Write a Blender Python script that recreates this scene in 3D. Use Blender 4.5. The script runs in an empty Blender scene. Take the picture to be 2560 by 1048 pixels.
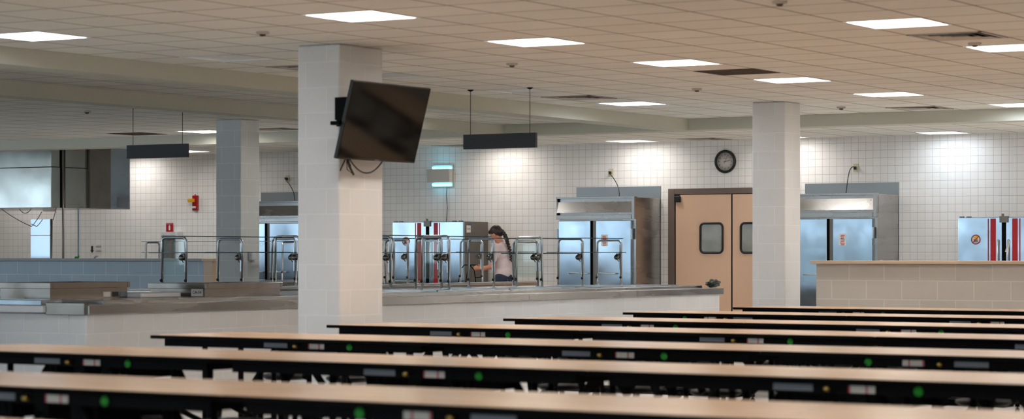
import bpy, bmesh, math, random
from mathutils import Vector, Matrix
random.seed(7)
PI = math.pi
# ------------------------------------------------------------------ camera
F = 6044.0; HC = 1.306; YAW = math.radians(31.0); CX, HY = 1280.0, 635.0
S = bpy.context.scene
col = S.collection
cd = bpy.data.cameras.new('camera'); cam = bpy.data.objects.new('camera', cd); col.objects.link(cam)
cam.location = (0, 0, HC); cam.rotation_euler = (PI/2, 0, YAW)
cd.sensor_width = 36; cd.lens = F/2560*36; cd.shift_y = (HY-524)/2560.0
cd.clip_end = 200
cd.dof.use_dof = True; cd.dof.focus_distance = 32.0; cd.dof.aperture_fstop = 2.9; cd.dof.aperture_blades = 9
S.camera = cam
# ------------------------------------------------------------------ world, view
w = bpy.data.worlds.new('world'); S.world = w; w.use_nodes = True
bg = w.node_tree.nodes['Background']; bg.inputs[0].default_value = (0.68, 0.86, 1.0, 1); bg.inputs[1].default_value = 1.35
vs = S.view_settings
S.display_settings.display_device = 'sRGB'
vs.view_transform = 'Standard'; vs.look = 'None'; vs.gamma = 1; vs.exposure = 1.47
vs.use_curve_mapping = False
LAMP = 11.0
WARM = (1.0, 0.92, 0.83); COOL = (0.80, 0.90, 1.0); NEUT = (1.0, 0.96, 0.91)

# ------------------------------------------------------------------ geometry of the photograph: a pixel ray met with a plane of the room
SN, CS = math.sin(YAW), math.cos(YAW)
def ray(px, py):
    t = (px-CX)/F
    return Vector((-SN+CS*t, CS+SN*t, (HY-py)/F))
def atY(px, py, Y):
    r = ray(px, py); k = Y/r.y; return Vector((r.x*k, Y, HC+r.z*k))
def atX(px, py, X):
    r = ray(px, py); k = X/r.x; return Vector((X, r.y*k, HC+r.z*k))
def atZ(px, py, Z):
    r = ray(px, py); k = (Z-HC)/r.z; return Vector((r.x*k, r.y*k, Z))

# ------------------------------------------------------------------ materials
def lin(c): return tuple((x/12.92 if x <= .04045 else ((x+.055)/1.055)**2.4) for x in c)
def srgb(r, g, b): return lin((r/255, g/255, b/255))
MATS = {}
def mat(name, c, rough=.5, metal=0, spec=.5, emit=None, estr=0, noise=0, nscale=8, bump=0, stretch=None, coat=0, rvar=0):
    if name in MATS: return MATS[name]
    m = bpy.data.materials.new(name); m.use_nodes = True; nt = m.node_tree; N = nt.nodes; L = nt.links
    b = N['Principled BSDF']
    b.inputs['Base Color'].default_value = (*c, 1); b.inputs['Roughness'].default_value = rough
    b.inputs['Metallic'].default_value = metal; b.inputs['Specular IOR Level'].default_value = spec
    b.inputs['Coat Weight'].default_value = coat
    if emit: b.inputs['Emission Color'].default_value = (*emit, 1); b.inputs['Emission Strength'].default_value = estr
    if noise or bump or rvar:
        g = N.new('ShaderNodeNewGeometry'); mp = N.new('ShaderNodeMapping'); L.new(g.outputs['Position'], mp.inputs[0])
        if stretch: mp.inputs['Scale'].default_value = stretch
        n = N.new('ShaderNodeTexNoise'); n.inputs['Scale'].default_value = nscale; n.inputs['Detail'].default_value = 4
        L.new(mp.outputs[0], n.inputs['Vector'])
        if noise:
            mr = N.new('ShaderNodeMapRange'); mr.inputs[1].default_value = .3; mr.inputs[2].default_value = .7
            mr.inputs[3].default_value = 1-noise; mr.inputs[4].default_value = 1+noise
            L.new(n.outputs[0], mr.inputs[0])
            vm = N.new('ShaderNodeVectorMath'); vm.operation = 'SCALE'; vm.inputs[0].default_value = c
            L.new(mr.outputs[0], vm.inputs['Scale']); L.new(vm.outputs[0], b.inputs['Base Color'])
        if rvar:
            mr = N.new('ShaderNodeMapRange'); mr.inputs[1].default_value = .3; mr.inputs[2].default_value = .7
            mr.inputs[3].default_value = max(.02, rough-rvar); mr.inputs[4].default_value = rough+rvar
            L.new(n.outputs[0], mr.inputs[0]); L.new(mr.outputs[0], b.inputs['Roughness'])
        if bump:
            bp = N.new('ShaderNodeBump'); bp.inputs['Strength'].default_value = bump; bp.inputs['Distance'].default_value = .01
            L.new(n.outputs[0], bp.inputs['Height']); L.new(bp.outputs[0], b.inputs['Normal'])
    MATS[name] = m; return m

def grid_mat(name, c1, c2, cm, bw, bh, mortar, off, rough, bump=.4, phase=(0, 0), flat=False, mb=.1, nz=0.04, spec=.5):
    """brick / tile pattern fixed to the walls in world metres; u follows x on walls facing y and y on walls facing x"""
    m = bpy.data.materials.new(name); m.use_nodes = True; nt = m.node_tree; N = nt.nodes; L = nt.links
    b = N['Principled BSDF']; b.inputs['Roughness'].default_value = rough; b.inputs['Specular IOR Level'].default_value = spec
    g = N.new('ShaderNodeNewGeometry'); sp = N.new('ShaderNodeSeparateXYZ'); L.new(g.outputs['Position'], sp.inputs[0])
    cb = N.new('ShaderNodeCombineXYZ')
    def add(sock, v):
        a = N.new('ShaderNodeMath'); a.operation = 'ADD'; L.new(sock, a.inputs[0]); a.inputs[1].default_value = v; return a.outputs[0]
    if flat:
        L.new(add(sp.outputs[0], phase[0]), cb.inputs[0]); L.new(add(sp.outputs[1], phase[1]), cb.inputs[1])
    else:
        sn = N.new('ShaderNodeSeparateXYZ'); L.new(g.outputs['True Normal'], sn.inputs[0])
        ab = N.new('ShaderNodeMath'); ab.operation = 'ABSOLUTE'; L.new(sn.outputs[0], ab.inputs[0])
        gt = N.new('ShaderNodeMath'); gt.operation = 'GREATER_THAN'; L.new(ab.outputs[0], gt.inputs[0]); gt.inputs[1].default_value = .5
        mx = N.new('ShaderNodeMix'); mx.data_type = 'FLOAT'; L.new(gt.outputs[0], mx.inputs[0])
        L.new(sp.outputs[0], mx.inputs[2]); L.new(sp.outputs[1], mx.inputs[3])
        L.new(add(mx.outputs[0], phase[0]), cb.inputs[0]); L.new(add(sp.outputs[2], phase[1]), cb.inputs[1])
    br = N.new('ShaderNodeTexBrick'); L.new(cb.outputs[0], br.inputs['Vector'])
    br.offset = off; br.offset_frequency = 2; br.squash = 1
    br.inputs['Color1'].default_value = (*c1, 1); br.inputs['Color2'].default_value = (*c2, 1); br.inputs['Mortar'].default_value = (*cm, 1)
    br.inputs['Scale'].default_value = 1; br.inputs['Mortar Size'].default_value = mortar; br.inputs['Mortar Smooth'].default_value = mb
    br.inputs['Brick Width'].default_value = bw; br.inputs['Row Height'].default_value = bh
    n = N.new('ShaderNodeTexNoise'); n.inputs['Scale'].default_value = 1.3; n.inputs['Detail'].default_value = 5; L.new(g.outputs['Position'], n.inputs['Vector'])
    mr = N.new('ShaderNodeMapRange'); mr.inputs[1].default_value = .3; mr.inputs[2].default_value = .7; mr.inputs[3].default_value = 1-nz; mr.inputs[4].default_value = 1+nz
    L.new(n.outputs[0], mr.inputs[0])
    vm = N.new('ShaderNodeVectorMath'); vm.operation = 'SCALE'; L.new(br.outputs['Color'], vm.inputs[0]); L.new(mr.outputs[0], vm.inputs['Scale'])
    L.new(vm.outputs[0], b.inputs['Base Color'])
    bp = N.new('ShaderNodeBump'); bp.inputs['Strength'].default_value = bump; bp.inputs['Distance'].default_value = .006; bp.invert = True
    L.new(br.outputs['Fac'], bp.inputs['Height']); L.new(bp.outputs[0], b.inputs['Normal'])
    MATS[name] = m; return m

M_tile = grid_mat('white wall tile', srgb(240, 237, 234), srgb(244, 241, 239), srgb(196, 188, 182), .1122, .1122, .0026, 0, .28, .3, (.03, .015))
M_tan = grid_mat('tan tile', srgb(196, 170, 146), srgb(202, 176, 152), srgb(220, 205, 190), .2, .2032, .003, 0, .35, .4)
BLK = dict(bw=.4064, bh=.2032, mortar=.0045, off=.5)
M_block = grid_mat('white painted block', srgb(224, 223, 223), srgb(228, 227, 227), srgb(236, 235, 235), rough=.42, bump=.6, phase=(.07, 0), **BLK)
M_block_shade = grid_mat('white block with painted shade', srgb(206, 207, 209), srgb(210, 211, 213), srgb(228, 229, 231), rough=.42, bump=.6, phase=(.2, 0), **BLK)  # same white paint as the other columns, greyed to carry the shade
M_blockb = grid_mat('slate blue painted block', srgb(162, 180, 198), srgb(166, 184, 202), srgb(206, 216, 224), rough=.45, bump=.6, phase=(.12, 0), **BLK)
M_blockt = grid_mat('taupe painted block', srgb(202, 193, 183), srgb(206, 197, 187), srgb(222, 215, 207), rough=.45, bump=.6, phase=(.25, 0), **BLK)
M_floor = grid_mat('vinyl floor tile', srgb(222, 218, 212), srgb(214, 210, 204), srgb(170, 165, 158), .3048, .3048, .0015, 0, .25, .05, flat=True)
GX, GY, G = -13.06, 13.78, .61
M_ceil = grid_mat('ceiling tile', srgb(238, 234, 227), srgb(234, 230, 223), srgb(140, 126, 114), G, G, .011, 0, .9, .3, (-GX+G*60, -GY+G*60), flat=True, mb=.2, nz=.03, spec=.1)

M_beam = mat('soffit paint', srgb(204, 202, 188), .6)
M_wallp = mat('cream wall paint', srgb(205, 196, 182), .7)
M_steel = mat('brushed steel', srgb(176, 174, 172), .26, 1, noise=.05, nscale=2.5, rvar=.06, stretch=(.6, .3, 2))
M_tub = mat('tub steel', srgb(150, 144, 138), .15, 1, noise=.08, nscale=4, rvar=.05)
M_steels = mat('smooth steel door', srgb(176, 192, 206), .16, 1, noise=.05, nscale=3, rvar=.05, bump=.05)  # bluish tint puts the mirrored daylight into the base colour
M_steeld = mat('dull steel', srgb(128, 122, 116), .38, 1, noise=.10, nscale=4, rvar=.06)
M_hood = mat('hood steel', srgb(170, 172, 168), .2, 1, noise=.08, nscale=2, bump=.12, rvar=.07)
M_chrome = mat('polished tube', srgb(206, 211, 216), .28, 1)
M_black = mat('black plastic', (.008, .008, .009), .4)
M_dark = mat('dark gap', (.004, .004, .004), .9, spec=.1)
M_blackm = mat('black painted steel', (.0022, .0020, .0024), .6, spec=.08)
M_screen = mat('black screen', (.002, .002, .002), .07, spec=.3)
M_sign = mat('charcoal sign panel', srgb(44, 48, 54), .5)
M_door = mat('tan door skin', srgb(222, 184, 156), .45, noise=.02, nscale=3)
M_frame = mat('brown door frame', srgb(106, 90, 82), .45)
M_white = mat('white plastic', srgb(226, 226, 228), .4)
M_offw = mat('off-white enamel', srgb(206, 200, 194), .45)
M_red = mat('red enamel', srgb(170, 10, 22), .35)
M_paper = mat('white paper', srgb(232, 228, 226), .7)
M_green = mat('green sticker', srgb(20, 150, 30), .5)
M_silver = mat('silver label', srgb(108, 114, 124), .5)
M_yellow = mat('amber lens', srgb(225, 170, 20), .25)
M_tancap = mat('tan laminate cap', srgb(206, 180, 152), .4)
M_greycap = mat('grey laminate cap', srgb(150, 152, 156), .4)
M_brown = mat('brown grille', srgb(86, 68, 52), .8)
M_brass = mat('brass', srgb(190, 160, 90), .35, 1)
M_unlit = mat('unlit lens', srgb(240, 242, 242), .25)
M_ven = mat('diffuser enamel', srgb(190, 180, 170), .35)
M_orange = mat('orange plastic', srgb(235, 130, 60), .5)
M_blue = mat('blue film', srgb(96, 170, 215), .35)
M_skin = mat('skin', srgb(205, 140, 115), .5, spec=.35)
M_hair = mat('dark hair', srgb(42, 30, 26), .5, noise=.3, nscale=60, bump=.4, stretch=(1, 1, .3))
M_shirt = mat('pale pink shirt', srgb(222, 204, 206), .8, noise=.03, nscale=30, bump=.5)
M_jean = mat('dark denim', srgb(34, 44, 66), .8, noise=.2, nscale=60)
M_shoe = mat('black shoe', (.01, .01, .01), .5)
M_cable = mat('black cable', (.01, .01, .01), .5)
M_gcable = mat('grey cable', srgb(90, 84, 80), .5)
M_outlet = mat('ivory outlet', srgb(214, 206, 176), .4)
M_bag = mat('dark green bag', srgb(48, 56, 50), .35, noise=.4, nscale=50, bump=1)
M_cyan = mat('ultraviolet tube glow', (0.1, .6, .9), .4, emit=(.12, .72, 1.0), estr=2.4)
M_exwin = mat('dim window pane', srgb(128, 124, 110), .08, noise=.25, nscale=3)
M_seat = mat('black stool seat', (.004, .004, .005), .4, spec=.25)

def wood_mat():
    m = bpy.data.materials.new('maple laminate'); m.use_nodes = True; nt = m.node_tree; N = nt.nodes; L = nt.links
    b = N['Principled BSDF']; b.inputs['Roughness'].default_value = .24; b.inputs['Specular IOR Level'].default_value = .55
    tc = N.new('ShaderNodeTexCoord'); mp = N.new('ShaderNodeMapping'); mp.inputs['Scale'].default_value = (1.2, 14, 1)
    L.new(tc.outputs['Object'], mp.inputs[0])
    n = N.new('ShaderNodeTexNoise'); n.inputs['Scale'].default_value = 2; n.inputs['Detail'].default_value = 6; n.inputs['Distortion'].default_value = .6
    L.new(mp.outputs[0], n.inputs['Vector'])
    r = N.new('ShaderNodeValToRGB'); L.new(n.outputs[0], r.inputs[0])
    r.color_ramp.elements[0].position = .3; r.color_ramp.elements[0].color = (*srgb(212, 172, 138), 1)
    r.color_ramp.elements[1].position = .72; r.color_ramp.elements[1].color = (*srgb(234, 198, 164), 1)
    L.new(r.outputs[0], b.inputs['Base Color']); MATS['wood'] = m; return m
M_wood = wood_mat()
def glass_mat():
    m = bpy.data.materials.new('clear glass'); m.use_nodes = True; nt = m.node_tree; N = nt.nodes; L = nt.links
    N.remove(N['Principled BSDF']); out = N['Material Output']
    t = N.new('ShaderNodeBsdfTransparent'); t.inputs[0].default_value = (.90, .96, .95, 1)
    g = N.new('ShaderNodeBsdfGlossy'); g.inputs['Roughness'].default_value = .03
    fr = N.new('ShaderNodeFresnel'); fr.inputs[0].default_value = 1.45
    mx = N.new('ShaderNodeMixShader'); L.new(fr.outputs[0], mx.inputs[0]); L.new(t.outputs[0], mx.inputs[1]); L.new(g.outputs[0], mx.inputs[2])
    L.new(mx.outputs[0], out.inputs[0]); MATS['glass'] = m; return m
M_glass = glass_mat()
M_gedge = mat('glass edge', srgb(18, 52, 62), .15)
def lamp_mat(name, c, k=1.0):
    return mat('lamp lens '+name, (.8, .8, .8), .5, emit=c, estr=LAMP*k)

# ------------------------------------------------------------------ mesh builder
class MB:
    def __init__(s): s.bm = bmesh.new(); s.mats = []
    def mi(s, m):
        if m is None: return 0
        if m not in s.mats: s.mats.append(m)
        return s.mats.index(m)
    def box(s, a, b, m=None, bev=0, M=None):
        bm = bmesh.new(); bmesh.ops.create_cube(bm, size=1)
        c = (Vector(a)+Vector(b))/2; d = Vector(b)-Vector(a)
        for v in bm.verts: v.co = Vector((v.co.x*d.x, v.co.y*d.y, v.co.z*d.z))+c
        if bev: bmesh.ops.bevel(bm, geom=bm.edges[:], offset=bev, segments=2, affect='EDGES', profile=.5)
        s.merge(bm, m, M); return s
    def merge(s, bm, m=None, M=None, smooth=False):
        i = s.mi(m); vm = {}
        for v in bm.verts:
            vm[v] = s.bm.verts.new(M @ v.co if M else v.co)
        for f in bm.faces:
            try: nf = s.bm.faces.new([vm[v] for v in f.verts])
            except ValueError: continue
            nf.material_index = i; nf.smooth = smooth
        bm.free()
    def quad(s, pts, m=None):
        f = s.bm.faces.new([s.bm.verts.new(Vector(p)) for p in pts]); f.material_index = s.mi(m); return f
    def prism(s, pts, vec, m=None):
        v = Vector(vec); bm = bmesh.new()
        a = [bm.verts.new(Vector(p)) for p in pts]; b = [bm.verts.new(Vector(p)+v) for p in pts]
        bm.faces.new(a); bm.faces.new(b[::-1])
        for i in range(len(a)):
            j = (i+1) % len(a); bm.faces.new((a[i], b[i], b[j], a[j]))
        bmesh.ops.recalc_face_normals(bm, faces=bm.faces); s.merge(bm, m); return s
    def tube(s, pts, r, m=None, seg=10, smooth=True, cap=True):
        pts = [Vector(p) for p in pts]; n = len(pts); rs = r if isinstance(r, (list, tuple)) else [r]*n
        bm = bmesh.new(); rings = []; up = None
        for i, p in enumerate(pts):
            t = (pts[min(i+1, n-1)]-pts[max(i-1, 0)]).normalized()
            if up is None: up = Vector((0, 0, 1)) if abs(t.z) < .9 else Vector((1, 0, 0))
            a = (up - t*up.dot(t)).normalized(); up = a; b = t.cross(a)
            rings.append([bm.verts.new(p+(a*math.cos(2*PI*k/seg)+b*math.sin(2*PI*k/seg))*rs[i]) for k in range(seg)])
        for i in range(n-1):
            for k in range(seg):
                j = (k+1) % seg; bm.faces.new((rings[i][k], rings[i][j], rings[i+1][j], rings[i+1][k]))
        if cap: bm.faces.new(rings[0][::-1]); bm.faces.new(rings[-1])
        bmesh.ops.recalc_face_normals(bm, faces=bm.faces)
        s.merge(bm, m, None, smooth); return s
    def lathe(s, prof, m=None, seg=24, M=None, smooth=True):
        bm = bmesh.new(); rings = []
        for (r, z) in prof:
            if r < 1e-6: rings.append([bm.verts.new((0, 0, z))])
            else: rings.append([bm.verts.new((r*math.cos(2*PI*k/seg), r*math.sin(2*PI*k/seg), z)) for k in range(seg)])
        for a, b in zip(rings, rings[1:]):
            for k in range(seg):
                j = (k+1) % seg
                if len(a) == 1 and len(b) > 1: bm.faces.new((a[0], b[k], b[j]))
                elif len(b) == 1 and len(a) > 1: bm.faces.new((a[k], a[j], b[0]))
                elif len(a) > 1: bm.faces.new((a[k], a[j], b[j], b[k]))
        bmesh.ops.recalc_face_normals(bm, faces=bm.faces)
        s.merge(bm, m, M, smooth); return s
    def ell(s, c, r, m=None, seg=14, M=None):
        bm = bmesh.new(); bmesh.ops.create_uvsphere(bm, u_segments=seg, v_segments=seg-2, radius=1)
        T = Matrix.Translation(Vector(c)) @ (M or Matrix()) @ Matrix.Diagonal((*r, 1))
        s.merge(bm, m, T, True); return s
    def build(s, name, m, parent=None, origin=None):
        me = bpy.data.meshes.new(name); 
        if origin is not None:
            for v in s.bm.verts: v.co -= Vector(origin)
        s.bm.to_mesh(me); s.bm.free()
        if s.mats and None not in s.mats:
            for mm in s.mats: me.materials.append(mm)
            if not any(f.material_index for f in me.polygons) and len(s.mats) == 1: pass
        else: me.materials.append(m)
        o = bpy.data.objects.new(name, me); col.objects.link(o)
        if origin is not None: o.location = origin
        if parent is not None: o.parent = parent
        return o
def tag(o, label=None, cat=None, group=None, kind=None):
    if label: o['label'] = label
    if cat: o['category'] = cat
    if group: o['group'] = group
    if kind: o['kind'] = kind
    return o
def empty(name, loc, label, cat, group=None, rz=0):
    o = bpy.data.objects.new(name, None); col.objects.link(o); o.location = loc; o.rotation_euler = (0, 0, rz); o.empty_display_size = .1
    return tag(o, label, cat, group)
def struct(mb, name, m): return tag(mb.build(name, m), kind='structure')
def part(mb, name, m, par):
    """mesh given in world metres, parented to an unrotated thing (or to a part of it)"""
    o = mb.build(name, m); p = par; off = Vector((0, 0, 0))
    while p is not None: off += p.location; p = p.parent
    o.data.transform(Matrix.Translation(-off)); o.parent = par
    return o
def lpart(mb, name, m, par): return mb.build(name, m, par)
CHILD = {}
def copy_tree(o, parent=None):
    c = o.copy(); col.objects.link(c); c.parent = parent
    for ch in [x for x in bpy.data.objects if x.parent == o]: copy_tree(ch, c)
    return c
def text_mesh(name, body, size, M, m, parent=None, align='CENTER', depth=.0008):
    cu = bpy.data.curves.new(name, 'FONT'); cu.body = body; cu.size = size; cu.align_x = align; cu.align_y = 'CENTER'; cu.extrude = depth
    o = bpy.data.objects.new(name+'_c', cu); col.objects.link(o)
    bpy.context.view_layer.update()
    me = bpy.data.meshes.new_from_object(o.evaluated_get(bpy.context.evaluated_depsgraph_get()))
    bpy.data.objects.remove(o); bpy.data.curves.remove(cu)
    me.transform(M); me.materials.clear(); me.materials.append(m); me.name = name
    ob = bpy.data.objects.new(name, me); col.objects.link(ob)
    if parent is not None:
        off = Vector((0, 0, 0)); p = parent
        while p is not None: off += p.location; p = p.parent
        me.transform(Matrix.Translation(-off)); ob.parent = parent
    return ob
RY = Matrix.Rotation(PI/2, 4, 'X')                # text upright facing -y
RX = Matrix.Rotation(PI/2, 4, 'Z') @ RY           # text upright facing +x

# ------------------------------------------------------------------ room
CZ = HC+1.68; WY = 32.3; XL, XR, YB = -31.0, 5.0, -6.0
BZ = HC+1.535
struct(MB().box((XL, YB, -.1), (XR, WY, 0)), 'floor', M_floor)
# fixtures in the ceiling grid
def cell(x, y): return (math.floor((x-GX)/G+.5e-3), math.floor((y-GY)/G+.5e-3))
def cellc(c): return (GX+(c[0]+.5)*G, GY+(c[1]+.5)*G)
holes = {}
def at_cell(px, py): p = atZ(px, py, CZ); return cell(p.x, p.y)
lights = []   # cell, colour, lit, label
vents = []
# lamps that the photo shows
def L_(px, py, colr, lit, label, k=1.0):
    c = at_cell(px, py); holes[c] = 1; lights.append((c, colr, lit, label, k))
def rawcell(x, y): return cell(x, y)
def L2(x, y, colr, lit, label, k=1.0):
    c = cell(x, y); holes[c] = 1; lights.append((c, colr, lit, label, k))
g = .3
xa, xb, xc = -13.06+g, -10.06+g, -7.03+g
L2(xa, 14.08, COOL, 1, 'cool white square ceiling light at the far left edge, before the first soffit')
L2(xb, 14.08, WARM, 1, 'large warm square ceiling light above and right of the television column top')
L2(xb, 16.5, WARM, 1, 'warm square ceiling light second in the diagonal row running from the television column')
L2(xb, 18.95, WARM, 1, 'warm square ceiling light third in the diagonal row, beside the brown flat grille')
L2(xb, 21.4, WARM, 1, 'warm square ceiling light fourth in the diagonal row, just before the right block column')
L2(xb, 23.85, WARM, 1, 'warm square ceiling light last in the diagonal row, above and right of the right column')
L2(xc, 16.5, WARM, 1, 'warm square ceiling light high at the right beside the large air diffuser')
L2(xc, 18.95, WARM, 1, 'warm square ceiling light cut by the right edge, below the large air diffuser')
L2(xa, 23.85, COOL, 1, 'cool white square ceiling light between the first soffit and the right column')
L2(xb+.6, 25.95+.25, COOL, 1, 'cool white square ceiling light at the right edge in front of the cross soffit')
L2(xa, 16.5, COOL, 0, 'unlit square ceiling light with pale lens left of the television column')
L2(xa, 18.95, COOL, 0, 'unlit square ceiling light just right of the television column, above the television')
L_(985, 287, NEUT, 1, 'lit square ceiling light between the two soffits hidden behind the television', 2.0)
L2(xa, 21.4, COOL, 0, 'unlit square ceiling light with pale lens above the right hanging sign')
L2(-20.8, 26.0, NEUT, 1, 'square ceiling light above the left hanging sign in front of the cross soffit')
L_(1575, 352, NEUT, 1, 'square ceiling light near the tiled wall above the middle refrigerator', .45)
L_(2383, 330, COOL, 1, 'cool white square ceiling light near the tiled wall at the far right', .45)
L2(-14.6, 31.75, NEUT, 1, 'square ceiling light near the tiled wall just right of the right column', .45)
L2(-19.7, 31.75, WARM, 1, 'warm square ceiling light near the tiled wall behind the right hanging sign', .45)
L2(-24.7, 31.4, NEUT, 1, 'square ceiling light near the tiled wall beside the grey column top', .55)
OUT = 'square recessed ceiling light in the dining hall outside the photo'
for x in (-7.03+g, -3.98+g, -.93+g, 2.12+g):
    for y in (-3.5, 1.6, 6.8, 11.64):
        L2(x, y, WARM if x < -5 else NEUT, 1, OUT)
for x, y in ((-3.68, 16.5), (-3.68, 21.4), (-.63, 16.5), (-.63, 21.4), (-3.68, 26.2), (-.63, 30.0), (-6.73, 21.4), (-6.73, 26.2), (-9.78, 11.64), (-7, 30.6), (-3.68, 30.6), (-9.3, 31.7)):
    L2(x, y, NEUT, 1, OUT)
for x, y in ((-28.2, 28.9), (-25.4, 28.9), (-22.6, 28.9), (-19.9, 28.9), (-17.1, 28.9), (-14.4, 28.9), (-11.6, 28.9), (-8.8, 28.9)):
    L2(x, y, NEUT, 1, 'square recessed ceiling light over the kitchen hidden behind the cross soffit', 1.1)
for x, y in ((-26.5, 31.6), (-29.2, 31.6)): L2(x, y, NEUT, 1, 'square ceiling light against the tiled wall behind the exhaust hood', .5)
for x, y in ((-28.2, 21.3),): L2(x, y, NEUT, 1, OUT)
V = [(2392, 95, 'large square air diffuser with open louvres near the upper right corner', 4),
     (1425, 245, 'square air diffuser in front of the first soffit, left of a cool light', 4),
     (2276, 271, 'distant square air diffuser right of the right block column', 4),
     (712, 169, 'square air diffuser just left of the television column', 4),
     (683, 323, 'square air diffuser between the grey column and the television column', 4),
     (1762, 349, 'square air diffuser near the tiled wall above the double doors', 4),
     (1122, 364, 'square air diffuser near the tiled wall lit blue by the insect trap', 4),
     (1828, 181, 'flat brown ceiling grille between the warm lights', 0),
     (300, 333, 'flat brown ceiling grille left of the left hanging sign', 0)]
for px, py, lab, k in V:
    c = at_cell(px, py)
    if c in holes: print('vent on light', lab)
    holes[c] = 1; vents.append((c, lab, k))
i0, j0 = cell(XL, YB); i1, j1 = cell(XR, WY-.01)
cb_ = MB(); vc = {}
def V_(x, y):
    k = (round(x, 4), round(y, 4))
    if k not in vc: vc[k] = cb_.bm.verts.new((x, y, CZ))
    return vc[k]
for i in range(i0, i1+1):
    for j in range(j0, j1+1):
        if (i, j) in holes: continue
        x0, x1 = max(XL, GX+i*G), min(XR, GX+(i+1)*G); y0, y1 = max(YB, GY+j*G), min(WY, GY+(j+1)*G)
        if x1-x0 < 1e-4 or y1-y0 < 1e-4: continue
        cb_.bm.faces.new((V_(x0, y0), V_(x0, y1), V_(x1, y1), V_(x1, y0)))
struct(cb_, 'ceiling', M_ceil)
struct(MB().box((XL, YB, CZ+.25), (XR, WY, CZ+.3)), 'ceiling_deck', M_dark)
struct(MB().box((XL-.2, WY, 0), (XR, WY+.2, CZ+.25)), 'wall_back', M_tile)
wl_ = MB(); wl_.box((XL-.2, YB, 0), (XL, 24.0, 1.05)); wl_.box((XL-.2, YB, 2.7), (XL, 24.0, CZ+.25)); wl_.box((XL-.2, 24.0, 0), (XL, WY, CZ+.25))
for k in range(11): y = YB+k*3.0-.25; wl_.box((XL-.2, max(y, YB), 1.05), (XL, min(y+.5, 24.3), 2.7))
struct(wl_, 'wall_left', M_tile)
for k in range(10):
    y = YB+.25+k*3.0; m = MB()
    for q in (0, 1.25, 2.5): m.box((XL-.13, y+q-.025, 1.05), (XL-.07, y+q+.025, 2.7))
    for z in (1.05, 2.65): m.box((XL-.13, y, z), (XL-.07, y+2.5, z+.05))
    struct(m, 'window_%d' % (k+21), M_frame)
struct(MB().box((XR, YB, 0), (XR+.2, WY+.2, CZ+.25)), 'wall_right', M_wallp)
# wall behind the camera with a band of daylight windows
wb = MB(); wb.box((XL-.2, YB-.2, 0), (XR+.2, YB, 1.05)); wb.box((XL-.2, YB-.2, 2.75), (XR+.2, YB, CZ+.25))
for k in range(13): x = XL+k*3.0; wb.box((x-.25, YB-.2, 1.05), (x+.25, YB, 2.75))
struct(wb, 'wall_front', M_wallp)
for k in range(12):
    x = XL+.25+k*3.0; m = MB()
    for q in (0, 1.25, 2.5): m.box((x+q-.025, YB-.13, 1.05), (x+q+.025, YB-.07, 2.75))
    for z in (1.05, 2.7): m.box((x, YB-.13, z), (x+2.5, YB-.07, z+.05))
    wf = struct(m, 'window_%d' % (k+1), M_frame)
# soffit beams
struct(MB().box((-13.9, YB, BZ), (-13.58, 27.2, CZ-.001)), 'trim_1', M_beam)
struct(MB().box((-16.55, YB, BZ), (-16.25, 27.2, CZ-.001)), 'trim_2', M_beam)
struct(MB().box((XL, 26.85, BZ+.001), (XR, 27.2, CZ-.001)), 'trim_3', M_beam)

# ------------------------------------------------------------------ ceiling lights and diffusers
def make_light(c, colr, lit, label, k, proto={}):
    key = (colr, lit, k)
    x, y = cellc(c)
    r = empty('ceiling_light', (x, y, CZ), label, 'ceiling light', 'square recessed ceiling lights')
    if key not in proto:
        h = G/2-.004; b = .045 if lit else .025; d = .07 if lit else .008
        f = MB()
        for a in range(4):
            R = Matrix.Rotation(a*PI/2, 4, 'Z')
            f.box((-h, h-.02, -.004), (h, h, .006), M=R)
            pts = [R @ Vector(p) for p in ((-h+.02, h-.02, 0), (h-.02, h-.02, 0), (h-b, h-b, d), (-h+b, h-b, d))]
            f.quad(pts); f.box((-h, h-.003, 0), (h, h, d), M=R)
        of = f.build('light_frame', M_unlit, r)
        l = MB(); l.box((-h+.02, -h+.02, d), (h-.02, h-.02, d+.004))
        lm = lamp_mat('%d %d %d %.1f' % (colr[0]*100, colr[1]*100, colr[2]*100, k), colr, k) if lit else M_unlit
        ol = l.build('diffuser', lm, r); proto[key] = (of, ol)
    else:
        for o in proto[key]: q = o.copy(); col.objects.link(q); q.parent = r
    return r
for c, colr, lit, label, k in lights: make_light(c, colr, lit, label, k)
def diffuser(c, label):
    x, y = cellc(c); r = empty('air_diffuser', (x, y, CZ), label, 'air vent', 'square ceiling air diffusers')
    h = G/2-.004
    f = MB()
    for a in range(4):
        R = Matrix.Rotation(a*PI/2, 4, 'Z'); f.box((-h, h-.03, -.006), (h, h, .004), M=R)
    f.build('vent_frame', M_ven, r)
    b = MB().box((-h, -h, .16), (h, h, .17)); b.build('duct_box', M_dark, r)
    sd_ = MB()
    for a in range(4): sd_.box((-h, h-.004, .004), (h, h, .16), M=Matrix.Rotation(a*PI/2, 4, 'Z'))
    sd_.build('duct_sides', M_dark, r)
    for q, (o_, i_) in enumerate(((.24, .20), (.165, .13), (.095, .07))):
        m = MB()
        for a in range(4):
            R = Matrix.Rotation(a*PI/2, 4, 'Z')
            pts = [R @ Vector(p) for p in ((-o_, o_, -.006), (o_, o_, -.006), (i_, i_, .004), (-i_, i_, .004))]
            n = (pts[1]-pts[0]).cross(pts[2]-pts[0]).normalized()*.002
            m.prism(pts, n)
        m.build('louvre', M_ven, r)
    MB().box((-.04, -.04, .004), (.04, .04, .006)).build('centre_plate', M_ven, r)
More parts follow.
